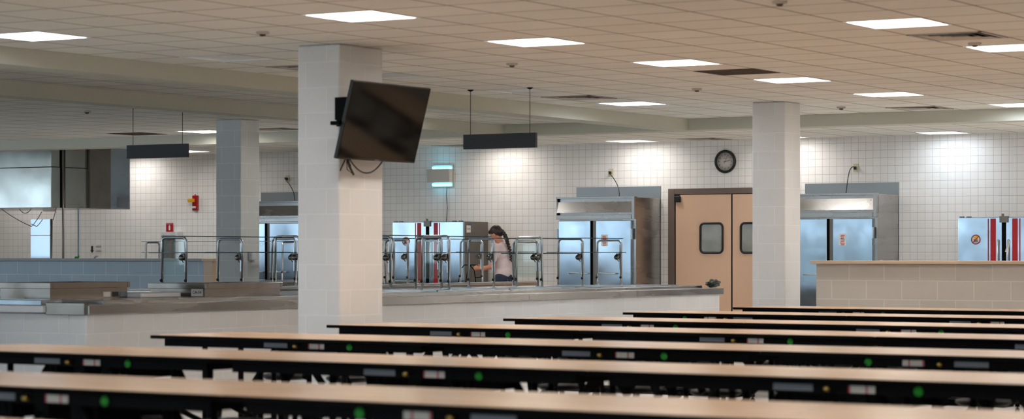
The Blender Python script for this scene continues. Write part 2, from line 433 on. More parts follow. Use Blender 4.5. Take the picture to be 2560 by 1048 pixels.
def grille(c, label):
    x, y = cellc(c); r = empty('return_grille', (x, y, CZ), label, 'air vent', 'flat brown ceiling grilles')
    h = G/2-.004; f = MB()
    for a in range(4): f.box((-h, h-.02, -.004), (h, h, .004), M=Matrix.Rotation(a*PI/2, 4, 'Z'))
    f.build('vent_frame', M_brown, r)
    s = MB()
    for k in range(24): yy = -h+.03+k*(2*h-.05)/24; s.box((-h+.02, yy, 0), (h-.02, yy+.012, .012))
    s.build('slats', M_brown, r); MB().box((-h, -h, .03), (h, h, .035)).build('backing', M_brown, r)
for c, lab, k in vents: (diffuser if k else grille)(c, lab)
for px, py, lab in ((657, 79, 'small round ceiling detector above the left hanging sign, near the television column top'),
                    (1280, 158, 'small round ceiling detector below the second warm diagonal light'),
                    (1742, 221, 'small round ceiling detector left of the right block column'),
                    (217, 277, 'small round ceiling detector at left beyond the second soffit'),
                    (2103, 267, 'small round ceiling detector right of the right block column top'),
                    (2437, 107, 'small dark round ceiling sensor touching the large diffuser at upper right'),
                    (1949, 2, 'round ceiling detector cut by the top edge of the photo')):
    p = atZ(px, py, CZ)
    r = empty('ceiling_detector', (p.x, p.y, CZ), lab, 'detector', 'small round ceiling detectors')
    MB().lathe([(.052, 0), (.052, -.012), (.046, -.02), (0, -.022)]).build('base_ring', M_ven, r)
    MB().lathe([(.026, -.018), (.02, -.034), (0, -.037)]).build('sensor_head', M_brown, r)

# ------------------------------------------------------------------ block columns
def column(x0, y0, x1, y1, m, name): return struct(MB().box((x0, y0, 0), (x1, y1, CZ-.002), bev=.012), name, m)
column(-11.53, 15.83, -11.12, 16.45, M_block, 'column_1')
column(-11.52, 24.34, -11.12, 24.75, M_block, 'column_2')
column(-18.78, 24.05, -18.39, 24.44, M_block_shade, 'column_3')

# ------------------------------------------------------------------ half walls
p = atY(2040, 660, 24.45)
hw = empty('half_wall', (p.x, 24.45, 0), 'taupe block half wall with a tan cap right of the right column', 'half wall')
part(MB().box((p.x, 24.45, 0), (-3.0, 24.65, 1.195), bev=.006), 'block_wall', M_blockt, hw)
part(MB().box((p.x-.045, 24.39, 1.196), (-2.95, 24.71, 1.232), bev=.005), 'cap', M_tancap, hw)
pe = atY(530, 660, 25.8); pt = atY(509, 660, 25.8)
hw = empty('half_wall', (pe.x, 25.8, 0), 'slate blue block half wall with grey cap at left, ending in tan tile', 'half wall')
part(MB().box((XL, 25.8, 0), (pt.x, 26.0, 1.205), bev=.006), 'block_wall', M_blockb, hw)
part(MB().box((pt.x, 25.8, 0), (pe.x, 26.0, 1.205)), 'tile_end', M_tan, hw)['label'] = 'tan tiled end'
part(MB().box((XL, 25.76, 1.206), (pt.x-.01, 26.04, 1.243), bev=.004), 'cap', M_greycap, hw)
part(MB().box((pt.x-.01, 25.76, 1.206), (pe.x+.06, 26.04, 1.243), bev=.004), 'cap_end', M_tancap, hw)['label'] = 'tan cap end'

# ------------------------------------------------------------------ serving counter along x=-13.98
CXF = -13.98; CY0, CY1 = 16.09, 28.55
ct = empty('serving_counter', (CXF-.5, CY0+6, 0), 'long white block serving counter with a steel tray ledge behind the television column', 'counter')
wl = MB(); wl.box((CXF-.2, CY0, 0), (CXF, CY1, HC-.525), bev=.012); wl.box((-15.6, CY0, 0), (CXF-.2, CY0+.2, HC-.525), bev=.008)
part(wl, 'block_wall', M_block, ct)
sl = MB(); sl.box((CXF-.26, CY0+.0, HC-.53), (CXF+.03, CY1+.06, HC-.447), bev=.006)
for y in (19.8, 23.6, 26.2): sl.box((CXF+.028, y, HC-.529), (CXF+.0325, y+.012, HC-.448))
part(sl, 'tray_ledge', M_steel, ct)
co = MB(); co.box((-14.42, CY0-.03, HC-.535), (CXF+.0, CY0+.03, HC-.425), bev=.006)
part(co, 'corner_bracket', M_tub, ct)
wc = MB(); wc.box((-15.6, CY0-.06, HC-.515), (-14.43, CY0+.28, HC-.455), bev=.008)
part(wc, 'end_ledge', M_white, ct)['label'] = 'white end ledge'
dk = MB(); dk.box((-16.05, CY0+.5, HC-.46), (-14.22, CY1-.03, HC-.415), bev=.006); dk.box((-16.0, CY0+.6, 0), (-14.26, CY1-.1, HC-.46))
part(dk, 'steel_deck', M_steel, ct)
bt = MB()
for k in range(5):
    y = 20.9+k*1.55
    for a, b in (((-15.15, y, HC-.4145), (-14.45, y+.012, HC-.405)), ((-15.15, y+1.2, HC-.4145), (-14.45, y+1.212, HC-.405)), ((-15.15, y, HC-.4145), (-15.138, y+1.2, HC-.405)), ((-14.462, y, HC-.4145), (-14.45, y+1.2, HC-.405))): bt.box(a, b)
part(bt, 'well_rims', M_chrome, ct)
# inner island counter
c2 = empty('island_counter', (-17.9, 24, 0), 'stainless island counter behind the serving line carrying the second row of glass guards', 'counter')
part(MB().box((-18.35, 21.3, 0), (-17.35, 29.3, HC-.45)), 'cabinet_base', M_steeld, c2)
part(MB().box((-18.45, 21.2, HC-.449), (-17.25, 29.4, HC-.411), bev=.006), 'countertop', M_steel, c2)
part(MB().box((-17.33, 23.2, HC-.409), (-17.25, 29.38, HC-.385), bev=.004), 'edge_rail', M_chrome, c2)
c3 = empty('back_counter', (-22.5, 30.0, 0), 'stainless counter against the tiled wall between the left refrigerator and the holding cabinet', 'counter')
part(MB().box((-24.9, 29.6, 0), (-19.9, 30.3, HC-.43)), 'cabinet_base', M_steeld, c3)
part(MB().box((-25.0, 29.5, HC-.429), (-19.8, 30.4, HC-.40), bev=.006), 'countertop', M_steel, c3)

# ------------------------------------------------------------------ sneeze guards
PB, PT = HC-.41, HC+.19
def uframe(x0, x1, y, zb, zt, r=.015, ax='x'):
    c = .05; pts = []
    def P(u, z): return (u, y, z) if ax == 'x' else (y, u, z)
    pts += [P(x0, zb), P(x0, zt-c)]
    for k in range(1, 5): a = k/5*PI/2; pts.append(P(x0+c-c*math.cos(a), zt-c+c*math.sin(a)))
    pts += [P(x0+c, zt), P(x1-c, zt)]
    for k in range(1, 5): a = k/5*PI/2; pts.append(P(x1-c+c*math.sin(a), zt-c+c*math.cos(a)))
    pts += [P(x1, zt-c), P(x1, zb)]
    return MB().tube(pts, r, seg=10)
def glass_box(a, b, thin):
    m = MB(); m.mi(M_glass); m.mi(M_gedge); m.box(a, b, M_glass)
    m.bm.normal_update()
    for f in m.bm.faces:
        n = f.normal
        if abs(n[thin]) < .5: f.material_index = 1
    return m
def guard(name, label, xr, ys, wd, zt_list, zb, front=(), endglass=(), midz=HC+.012, mids=None):
    r = empty(name, (xr-wd/2, (ys[0]+ys[-1])/2, zb), label, 'sneeze guard', 'glass sneeze guards on the serving line')
    allf = [(xr, y, zt) for y, zt in zip(ys, zt_list)] + list(front)
    for (x, y, zt) in allf:
        f = part(uframe(x-wd, x, y, zb, zt), 'post_frame', M_chrome, r)
        k = MB()
        for xx in (x-wd, x): k.ell((xx, y-.02, zb+.10), (.018, .018, .018), seg=8); k.tube([(xx, y, zb+.10), (xx, y-.02, zb+.10)], .006, seg=6)
        part(k, 'knob', M_black, f)
        part(MB().tube([(x-wd, y, zb), (x-wd, y, zb+.012)], .028).tube([(x, y, zb), (x, y, zb+.012)], .028), 'foot_flange', M_chrome, f)
        b = MB(); b.box((x-.075, y-.02, HC-.055), (x-.015, y+.015, HC+.005), bev=.01)
        b.lathe([(0, -.03), (.032, -.03), (.035, 0), (.032, .022), (0, .022)], M=Matrix.Translation((x-.06, y-.01, HC-.045)) @ RY, seg=14)
        b.tube([(x-.05, y-.03, HC-.06), (x-.015, y-.04, HC-.10)], .007, seg=6)
        part(b, 'clamp', M_steeld, f)
        bar = MB().box((x-.03, y-.004, zb+.2), (x-.018, y+.004, zt-.05)); part(bar, 'slotted_bar', M_chrome, f)
    for i in range(len(ys)-1):
        z = (zt_list[i]+zt_list[i+1])/2+.016
        part(glass_box((xr-wd+.01, ys[i]-.03, z), (xr-.0, ys[i+1]-.05 if i < len(ys)-2 else ys[i+1]+.05, z+.009), 2), 'glass_shelf', M_glass, r)
        mz = midz+(mids[i] if mids else 0)
        part(glass_box((xr-wd-.12, ys[i]-.10, mz), (xr+.02, ys[i+1]-.12 if i < len(ys)-2 else ys[i+1]+.10, mz+.009), 2), 'glass_shelf', M_glass, r)
    for i in endglass:
        part(glass_box((xr-wd+.02, ys[i]-.004, zb+.12), (xr-.02, ys[i]+.004, zt_list[i]-.03), 1), 'end_glass', M_glass, r)
    return r
X1 = -15.2
ys1 = [atX(p, 635, X1).y for p in (977, 1104, 1235, 1345, 1457, 1553)]
guard('sneeze_guard', 'near row of chrome framed glass guards on the long serving counter', X1, ys1, .36,
      [PT+.0, PT+.0, PT-.01, PT-.035, PT-.0, PT-.015], PB, front=[(-14.66, atX(1123, 635, -14.66).y, PT+.01), (-14.76, atX(1355, 635, -14.76).y, PT+.01)],
      endglass=(1, 3), mids=[0, 0, .006, -.012, .004])
X2 = -17.7
ys2 = [atX(p, 635, X2).y for p in (466, 606, 739, 865, 985, 1098, 1206)]
guard('sneeze_guard', 'far row of chrome framed glass guards on the island counter, starting at its left end', X2, ys2, .36,
      [PT, PT-.012, PT, PT, PT, PT-.01, PT-.005], PB, front=[(-17.45, atX(748, 635, -17.45).y, PT+.025), (-17.6, atX(999, 635, -17.6).y+.2, PT-.01)], endglass=(0,), mids=[-.004, .004, 0, 0, 0, 0])
# rear guard, frames square to the others
YG = 30.0
rg = empty('sneeze_guard', (atY(550, 635, YG).x, YG, HC-.40), 'distant glass guard on the back counter seen behind the grey column', 'sneeze guard', 'glass sneeze guards on the serving line')
xs3 = [atY(p, 635, YG).x for p in (380, 721)]
xs3[0] = max(xs3[0], -24.9)
for x in xs3:
    f = part(uframe(YG-.15, YG+.18, x, HC-.40, HC+.18, ax='y'), 'post_frame', M_chrome, rg)
    part(MB().ell((x, YG-.17, HC-.28), (.016, .016, .016), seg=8), 'knob', M_black, f)
for z in (HC+.19, HC+.02): part(glass_box((xs3[0]-.1, YG-.14, z), (xs3[1]+.15, YG+.16, z+.009), 2), 'glass_shelf', M_glass, rg)

# ------------------------------------------------------------------ steel tubs on the counter
def tub(x0, y0, x1, y1, zt, label, sign=None):
    zb = HC-.414; r = empty('steel_bin', ((x0+x1)/2, (y0+y1)/2, zb), label, 'steel bin', 'open steel bins on the serving counter')
    t = .02; m = MB()
    m.box((x0, y0, zb), (x1, y0+t, zt-.05)); m.box((x0, y1-t, zb), (x1, y1, zt-.05)); m.box((x0, y0+t, zb), (x0+t, y1-t, zt-.05)); m.box((x1-t, y0+t, zb), (x1, y1-t, zt-.05))
    m.box((x0+t, y0+t, zb), (x1-t, y1-t, zb+.02)); part(m, 'body', M_tub, r)
    e = .02; q = MB()
    q.box((x0-e, y0-e, zt-.055), (x1+e, y0+t, zt), bev=.004); q.box((x0-e, y1-t, zt-.055), (x1+e, y1+e, zt), bev=.004)
    q.box((x0-e, y0+t, zt-.055), (x0+t, y1-t, zt), bev=.003); q.box((x1-t, y0+t, zt-.055), (x1+e, y1-t, zt), bev=.003)
    part(q, 'rim', M_tub, r); return r
pc = atX(512, 700, -14.6); qc = atX(700, 700, -14.6)
b1 = tub(-15.27, pc.y, -14.6, qc.y, HC-.285, 'low open steel bin with a CA-54 sticker, left of the television column')
s0 = atY(478, 722, pc.y-.003); s1 = atY(507, 741, pc.y-.003)
st = part(MB().box((s0.x, pc.y-.003, s1.z), (s1.x, pc.y, s0.z)), 'sticker', M_paper, b1); st['label'] = 'white CA-54 sticker'
text_mesh('sticker_text', 'CA-54', .040, Matrix.Translation(((s0.x+s1.x)/2, pc.y-.005, (s0.z+s1.z)/2)) @ RY, M_cable, b1)
pc0 = atX(125, 700, -14.9); qc0 = atX(318, 700, -14.9)
b0 = tub(-15.5, pc0.y, -14.9, qc0.y, HC-.262, 'low open steel bin at the left end of the serving counter')
bx = [atX(258, 700, -14.9).y, atX(280, 700, -14.9).y, atX(300, 700, -14.9).y]
for y, ww, mm, nm in ((bx[0], .10, M_paper, 'notice'), (bx[1], .09, M_black, 'data_plate'), (bx[2], .10, M_silver, 'data_plate')):
    part(MB().box((-14.9, y, HC-.40), (-14.897, y+ww, HC-.355)), nm, mm, b0)
tag(MB().box((-15.5, CY0-.02, HC-.454), (-14.48, CY0+.25, HC-.405), bev=.006).build('shallow_pan', M_steels), 'shallow blue-reflecting steel pan on the white end ledge at far left', 'pan')
tag(MB().box((-15.3, 17.75, HC-.414), (-14.75, 18.35, HC-.372), bev=.01).build('cutting_board', M_white), 'white cutting board between the two open steel bins', 'cutting board')
# crumpled bag at the far end of the ledge
random.seed(3); bg_ = bmesh.new(); bmesh.ops.create_icosphere(bg_, subdivisions=4, radius=1)
from mathutils import noise as NZ
for v in bg_.verts:
    n = NZ.noise(v.co*2.3)*.35+NZ.noise(v.co*6)*.18; k = 1+n
    taper = 1-.45*max(0, -v.co.y)
    v.co = Vector((v.co.x*.07*k, v.co.y*.15*k, v.co.z*.055*k*taper))
zmin = min(v.co.z for v in bg_.verts); pb = atX(1782, 715, -14.12)
m = MB(); m.merge(bg_, M_bag, Matrix.Translation((-14.12, pb.y, HC-.446-zmin)))
tag(m.build('crumpled_bag', M_bag), 'crumpled dark green plastic bag on the right end of the steel ledge', 'bag')

# ------------------------------------------------------------------ television on its column
tv = empty('television', (-11.12, 16.1, 2.05), 'black flat television tilted down on the side of the near block column', 'television')
tw, th = 1.115, .63; tilt = math.radians(15)
TM = Matrix.Translation((-10.93, 15.52, HC+.745)) @ Matrix.Rotation(tilt, 4, 'Y')
def tvp(mb, nm, m, lab=None):
    mb.bm.transform(TM); o = part(mb, nm, m, tv)
    if lab: o['label'] = lab
    return o
tvp(MB().box((-.03, 0, 0), (.0, tw, th), bev=.005), 'housing', M_black)
tvp(MB().box((.0003, .009, .014), (.0018, tw-.009, th-.009)), 'screen', M_screen)
tvp(MB().box((-.075, .25, .12), (-.03, tw-.25, th-.12), bev=.008), 'rear_cover', M_black)
tvp(MB().box((.0, tw/2-.03, .004), (.003, tw/2+.03, .012)), 'badge', M_silver)
ma = MB(); ma.box((-11.119, 15.95, 2.2), (-11.085, 16.3, 2.6), bev=.004); ma.box((-11.09, 16.05, 2.3), (-10.95, 16.12, 2.38)); ma.box((-11.09, 16.17, 2.3), (-10.95, 16.24, 2.38))
ma.box((-11.10, 15.74, 2.37), (-10.99, 15.87, 2.55)); ma.box((-10.96, 15.48, 2.315), (-10.89, 15.53, 2.345)); ma.box((-10.96, 15.53, 2.32), (-10.94, 15.80, 2.34)); ma.box((-11.10, 15.76, 2.32), (-10.94, 16.0, 2.37)); part(ma, 'wall_bracket', M_blackm, tv)
cbm = MB()
def arc(a, b, sag, n=14):
    a = Vector(a); b = Vector(b); return [a.lerp(b, i/n)+Vector((0, 0, -sag*4*(i/n)*(1-i/n))) for i in range(n+1)]
cbm.tube(arc((-11.0, 15.80, 2.06), (-11.0, 16.28, 2.07), .11), .006, seg=6)
cbm.tube([(-11.02, 15.78, 2.07), (-11.03, 15.74, 2.0), (-11.02, 15.70, 1.965)], .006, seg=6)
cbm.tube([(-11.02, 15.80, 2.07), (-11.02, 15.83, 2.0), (-11.0, 15.86, 1.935)], .01, seg=6)
cbm.tube([(-11.02, 15.79, 2.07), (-11.03, 15.81, 1.98), (-11.03, 15.87, 1.95), (-11.02, 15.84, 2.02)], .005, seg=6)
part(cbm, 'loose_cables', M_cable, tv)

# ------------------------------------------------------------------ hanging signs
def hsign(xc_, yc_, label, ztop=HC+1.222, wd=.86, hgt=.15):
    r = empty('hanging_sign', (xc_, yc_, CZ), label, 'sign', 'blank charcoal signs hung from the ceiling')
    part(MB().box((xc_-wd/2, yc_-.02, ztop-hgt), (xc_+wd/2, yc_+.02, ztop), bev=.003), 'panel', M_sign, r)
    for s in (-1, 1):
        x = xc_+s*wd*.41
        wv = part(MB().tube([(x, yc_, ztop), (x, yc_, CZ)], .0035, seg=6), 'cable', M_cable, r)
        part(MB().lathe([(0, 0), (.035, 0), (.02, -.012), (0, -.02)], M=Matrix.Translation((x, yc_, CZ-.001)), seg=12), 'ceiling_clip', M_blackm, wv)
p = atY(1250, 350, 21.0); hsign(p.x, 21.0, 'blank charcoal sign hung on two cables right of the television')
p = atY(394, 370, 21.1); hsign(p.x, 21.1, 'blank charcoal sign hung on two cables left of the grey column')

# ------------------------------------------------------------------ refrigerators
def fridge(x0, label, y0=31.45, wd=1.33, paper=True):
    r = empty('refrigerator', (x0+wd/2, y0+.4, 0), label, 'refrigerator', 'two-door stainless refrigerators along the tiled wall')
    x1 = x0+wd; y1 = WY-.03; zt = HC+.85; zc = HC+.515
    part(MB().box((x0+.03, y0+.06, .14), (x1, y1, zt-.01), bev=.004), 'cabinet', M_steel, r)
    h = MB(); h.box((x0, y0, zt-.025), (x1-.04, y0+.1, zt), bev=.003)
    h.box((x0, y0, zc), (x0+.012, y0+.1, zt)); h.box((x1-.045, y0-.0, zc), (x1, y0+.1, zt), bev=.002)
    h.prism([(x0+.012, y0+.0, zc+.10), (x0+.012, y0+.03, zt-.075), (x0+.012, y0+.07, zt-.075), (x0+.012, y0+.07, zc+.10)], (wd-.057, 0, 0))
    h.box((x0+.012, y0-.01, zc), (x1-.045, y0+.06, zc+.065), bev=.004)
    part(h, 'louvred_hood', M_steel, r)
    part(MB().box((x0+.012, y0+.062, zc+.02), (x1-.045, y0+.075, zt-.02)), 'dark_vent', M_dark, r)
    z0, z1 = .2, zc-.02; cm = x0+wd*.475; g = .045
    for (a, b) in ((x0+.035, cm-g), (cm+g, x1-.06)):
        d = part(MB().box((a, y0+.005, z0), (b, y0+.062, z1), bev=.008), 'door', M_steels, r)
        hb = HC-.29
        if a < cm: l0, l1 = b-.34, b-.02
        else: l0, l1 = a+.03, a+.36
        hm = MB().tube([(l0, y0-.035, hb), (l1, y0-.035, hb)], .012, seg=8)
        for x in (l0+.02, l1-.02): hm.tube([(x, y0-.035, hb), (x, y0+.01, hb)], .008, seg=6)
        part(hm, 'handle', M_chrome, d)
        hx = b+.005 if a > cm else a-.022
        for z in (z1-.28, .5): part(MB().box((hx, y0-.012, z), (hx+.02, y0+.03, z+.16), bev=.004), 'hinge', M_chrome, d)
    part(MB().box((cm-g, y0+.03, z0), (cm-.012, y0+.061, z1)), 'mullion', M_dark, r)
    part(MB().box((cm-.012, y0+.03, z0), (cm+g, y0+.061, z1)), 'centre_post', M_steeld, r)
    bs = part(MB().box((x0+.03, y0+.08, .10), (x1, y1, .14)), 'base', M_blackm, r)
    for x in (x0+.1, x1-.1):
        for y in (y0+.15, y1-.1): part(MB().tube([(x, y, 0), (x, y, .10)], .03), 'foot', M_chrome, r)
    if paper:
        xp = cm+.06 + .08; pp = part(MB().box((xp, y0+.0025, HC+.115), (xp+.11, y0+.005, HC+.285)), 'notice', M_paper, r); pp['label'] = 'white paper notice in red print'
        tx = MB()
        for k in range(7):
            z = HC+.265-k*.022
            tx.box((xp+.02+random.random()*.01, y0+.001, z-.009), (xp+.09-random.random()*.015, y0+.0026, z))
        part(tx, 'print_lines', M_red, pp)
    return r
fx1 = atY(1390, 600, 31.45).x; fx2 = atY(2190, 600, 31.45).x-1.33; fx0 = -24.15
for x, lab in ((fx0, 'stainless two-door refrigerator between the grey column and the television column'),
               (fx1, 'stainless two-door refrigerator left of the tan double doors'),
               (fx2, 'stainless two-door refrigerator partly hidden behind the right block column')):
    fridge(x, lab, paper=(x != fx0))
for x, lab in ((fx0, 'grey metal wall sheet above the refrigerator left of the television column'), (fx1, 'grey metal wall sheet above the middle refrigerator'), (fx2, 'grey metal wall sheet above the refrigerator at the right column')):
    tag(MB().box((x-.12, WY-.012, .1), (x+1.33, WY, HC+1.02)).build('wall_panel', M_steeld if False else mat('grey wall sheet', srgb(150, 156, 160), .35, .8)), lab, 'wall panel', 'metal wall sheets behind refrigerators')

# ------------------------------------------------------------------ holding cabinets with red stripes
def nosign(cx_, y, cz, R, par):
    s = part(MB().lathe([(0, 0), (R*.97, 0), (R*.97, .0015), (0, .0015)], M=Matrix.Translation((cx_, y, cz)) @ RY, seg=32), 'warning_sticker', M_paper, par)
    s['label'] = 'round no-open-flame sticker'
    part(MB().box((cx_-R*.42, y-.004, cz-R*.55), (cx_+R*.42, y-.0016, cz+.05*R)), 'sticker_pot', M_silver, s)
    part(MB().prism([(cx_-R*.35, y-.004, cz+.05*R), (cx_+R*.5, y-.004, cz+.1*R), (cx_+R*.45, y-.004, cz+R*.6), (cx_+.1*R, y-.004, cz+R*.95), (cx_-.15*R, y-.004, cz+R*.5), (cx_-.3*R, y-.004, cz+R*.6)], (0, .0015, 0)), 'sticker_flame', M_yellow, s)
    g = MB(); g.tube([(cx_+R*.9*math.cos(a*PI/16), y-.003, cz+R*.9*math.sin(a*PI/16)) for a in range(33)], R*.09, seg=6, cap=False)
    g.tube([(cx_-R*.62, y-.005, cz-R*.62), (cx_+R*.62, y-.005, cz+R*.62)], R*.07, seg=6); part(g, 'sticker_ring', mat('crimson ink', srgb(150, 20, 55), .5), s)
def holding(x0, label, y0=31.5, wd=1.31, tagtext=None):
    r = empty('holding_cabinet', (x0+wd/2, y0+.35, 0), label, 'holding cabinet', 'red-striped steel holding cabinets')
    x1 = x0+wd; y1 = WY-.06; zt = HC+.50; cm = x0+wd*.5
    part(MB().box((x0+.005, y0+.05, .2), (x1-.005, y1, zt), bev=.005), 'cabinet', M_steeld, r)
    for a, b, s in ((x0, cm-.03, -1), (cm+.03, x1, 1)):
        d = part(MB().box((a, y0, .22), (b, y0+.045, zt-.005), bev=.005), 'door', M_steels, r)
        e = b if s < 0 else a
        i, o_ = (e-.20, e-.085) if s < 0 else (e+.085, e+.20)
        m = MB(); w_ = .028
        if s < 0: m.box((i+w_+.01, y0-.002, .24), (o_, y0, zt-.02)); m.box((i, y0-.002, .24), (i+w_*.6, y0, zt-.02))
        else: m.box((i, y0-.002, .24), (o_-w_-.01, y0, zt-.02)); m.box((o_-w_*.6, y0-.002, .24), (o_, y0, zt-.02))
        part(m, 'red_stripe', M_red, d)
        hx = e-.05 if s < 0 else e+.035
        part(MB().tube([(hx, y0+.0, HC+.19), (hx, y0-.03, HC+.18), (hx, y0-.03, HC-.35), (hx, y0, HC-.36)], .011, seg=8), 'handle', M_chrome, d)
    part(MB().box((cm-.028, y0+.02, .22), (cm+.028, y0+.05, zt-.01)), 'centre_gap', M_blackm, r)
    l = MB(); l.box((cm-.06, y0-.02, zt-.075), (cm+.06, y0+.04, zt+.012), bev=.004); l.box((cm-.035, y0-.0, zt+.012), (cm-.01, y0+.03, zt+.045)); part(l, 'top_latch', M_steeld, r)
    for x in (x0+.02, x0+.12, x1-.20, x1-.08): part(MB().box((x, y0+.0, zt-.001), (x+.06, y0+.04, zt+.012)), 'hinge', M_steeld, r)
    for x in (x0+.1, x1-.1):
        for y in (y0+.12, y1-.1): part(MB().tube([(x-.014, y, .06), (x+.014, y, .06)], .06).box((x-.03, y-.03, .1), (x+.03, y+.03, .2)), 'caster', M_blackm, r)
    nosign(x0+.255, y0-.002, HC+.195, .068, r)
    pr = part(MB().prism([(x0+wd-.73+.09, y0-.0035, HC+.03), (x0+wd-.73+.12, y0-.0035, HC+.02), (x0+wd-.73+.17, y0-.0035, HC+.17), (x0+wd-.73+.14, y0-.0035, HC+.18)], (0, .003, 0)), 'paper_strip', M_paper, r) if not tagtext else None
    if tagtext:
        y = y0+.1
        q = part(MB().box((x1-.0045, y, zt-.17), (x1-.001, y+.12, zt-.06)), 'sticker', M_paper, r); q['label'] = 'white CA-42 sticker'
        part(MB().box((x1-.002, y+.05, zt-.06), (x1+.001, y+.13, zt-.04)), 'blue_tab', mat('blue print', srgb(40, 80, 130), .5), r)
        text_mesh('sticker_text', tagtext, .034, Matrix.Translation((x1-.0005, y+.06, zt-.115)) @ RX, M_cable, r)
    else:
        q = part(MB().box((x0+.95, y0-.003, HC+.11), (x0+1.08, y0-.0005, HC+.30)), 'notice', M_paper, r)
        tx = MB()
        for k in range(4): tx.box((x0+.965, y0-.0045, HC+.13+k*.02), (x0+1.06, y0-.0031, HC+.14+k*.02))
        part(tx, 'print_lines', M_cable, q)
    return r
holding(atY(981, 600, 31.5).x, 'steel holding cabinet with red stripes beside the person', tagtext='CA-42')
holding(atY(2395, 600, 31.5).x, 'steel holding cabinet with red stripes at the right edge behind the taupe half wall')

# ------------------------------------------------------------------ double doors
dx0 = atY(1675, 600, WY).x; dl = dx0+.115; dm = atY(1834, 600, WY).x; dr = dm+(dm-dl); dx1 = dr+.115
zt = HC+.881; zf = HC+.975; yf = WY-.07
fr = MB(); fr.box((dx0, yf, 0), (dl-.006, WY-.001, zf), bev=.006); fr.box((dr+.006, yf, 0), (dx1, WY-.001, zf), bev=.006); fr.box((dl-.006, yf, zt+.006), (dr+.006, WY-.001, zf), bev=.006)
struct(fr, 'door_1', M_frame)
struct(MB().box((dl-.01, WY-.02, 0), (dr+.01, WY-.001, zt+.01)), 'door_2', M_dark)
wz0, wz1 = HC+.005, HC+.465
def rrect(x0, x1, z0, z1, r, n=5):
    pts = []
    for cx_, cz, a0 in ((x1-r, z1-r, 0), (x0+r, z1-r, 90), (x0+r, z0+r, 180), (x1-r, z0+r, 270)):
        for k in range(n+1): a = math.radians(a0+90*k/n); pts.append((cx_+r*math.cos(a), cz+r*math.sin(a)))
    return pts
def leaf(a, b, wx, label, closer):
    r = empty('swing_door', ((a+b)/2, WY-.04, 0), label, 'door', 'tan swinging kitchen doors')
    m = MB(); y0, y1 = WY-.06, WY-.022
    # panel in four pieces around the window
    wx1 = wx+.39
    m.box((a+.012, y0, .01), (b-.012, y1, wz0+.03)); m.box((a+.012, y0, wz1-.03), (b-.012, y1, zt)); m.box((a+.012, y0, wz0+.03), (wx+.03, y1, wz1-.03)); m.box((wx1-.03, y0, wz0+.03), (b-.012, y1, wz1-.03))
    part(m, 'door_panel', M_door, r)
    g = MB(); pts = rrect(wx+.012, wx1-.012, wz0+.012, wz1-.012, .06); pp = [(x, y0-.006, z) for x, z in pts]; pp += [pp[0], pp[1]]
    g.tube(pp, .017, seg=8, cap=False); part(g, 'window_gasket', M_black, r)
    part(MB().prism([(x, y0-.002, z) for x, z in rrect(wx+.015, wx1-.015, wz0+.015, wz1-.015, .055)], (0, .01, 0)), 'window_pane', M_exwin, r)
    part(MB().box((a, y0+.005, .01), (a+.011, y1, zt)).box((b-.011, y0+.005, .01), (b, y1, zt)), 'edge_seal', M_blackm, r)
    hn = MB().box((a+.0, y0-.04, zt-.11), (a+.1, y0, zt-.02), bev=.008).box((a+.02, y0-.02, zt-.02), (a+.08, y0, zt+.0)) if closer else MB().box((b-.1, y0-.04, zt-.11), (b, y0, zt-.02), bev=.008)
    part(hn, 'top_pivot', M_black, r)
wx = atY(1754, 600, WY).x
leaf(dl, dm, wx, 'tan left swinging door with rounded black-framed window', True)
leaf(dm, dr, dr-(wx-dl)-.39, 'tan right swinging door partly hidden behind the right block column', False)

# ------------------------------------------------------------------ clock
cp = atY(1812, 404, WY-.03)
ck = empty('wall_clock', (cp.x, WY, cp.z), 'round black-rimmed clock on the tiled wall above the double doors', 'clock')
CM = Matrix.Translation((cp.x, WY-.001, cp.z)) @ RY
part(MB().lathe([(.135, 0), (.172, 0), (.174, .02), (.165, .04), (.150, .045), (.138, .03), (.136, .018)], M=CM, seg=48), 'rim', M_black, ck)
fc = part(MB().lathe([(0, .004), (.14, .004), (.14, .016), (0, .016)], M=CM, seg=40), 'face', M_offw, ck)
for n in range(1, 13):
    a = PI/2-n*PI/6
    text_mesh('numeral', str(n), .034, CM @ Matrix.Translation((.104*math.cos(a), .104*math.sin(a), .018)), M_cable, fc)
def hand(ang, ln, wd, z):
    a = PI/2-math.radians(ang); b = MB().box((-.03, -wd/2, 0), (ln, wd/2, .001))
    b.bm.transform(CM @ Matrix.Translation((0, 0, z)) @ Matrix.Rotation(a, 4, 'Z')); return b
part(hand(26, .105, .004, .021), 'minute_hand', M_cable, ck); part(hand(80, .085, .006, .0225), 'hour_hand', M_cable, ck)
part(hand(206, .035, .003, .024), 'second_hand', M_cable, ck)
part(MB().box((-.025, .045, .0175), (.01, .05, .0185), M=CM), 'brand_line', M_gcable, fc)

# ------------------------------------------------------------------ outlets with cords
def outlet(px, py, tx, tz, label, ty=31.9):
    p = atY(px, py, WY); r = empty('wall_outlet', (p.x, WY, p.z), label, 'outlet', 'ivory outlets high on the tiled wall')
    part(MB().box((p.x-.04, WY-.008, p.z-.06), (p.x+.04, WY, p.z+.06), bev=.003), 'cover_plate', M_outlet, r)
    part(MB().box((p.x-.018, WY-.05, p.z-.025), (p.x+.014, WY-.008, p.z+.02), bev=.006), 'plug', M_black, r)
    q = Vector((tx, ty, tz)); a = Vector((p.x-.005, WY-.05, p.z+.01))
    pts = []
    for k in range(17):
        t = k/16; b1_ = a+Vector((-.05, -.07, .03)); b2_ = q+Vector((.03, 0, .25))
        pts.append(a*(1-t)**3+b1_*3*t*(1-t)**2+b2_*3*t*t*(1-t)+q*t**3)
    part(MB().tube(pts, .006, seg=6), 'cord', M_cable, r)
zf_ = HC+.85
outlet(2140, 420, atY(2108, 474, 31.8).x, zf_, 'ivory outlet with black plug and cord above the refrigerator at the right column')
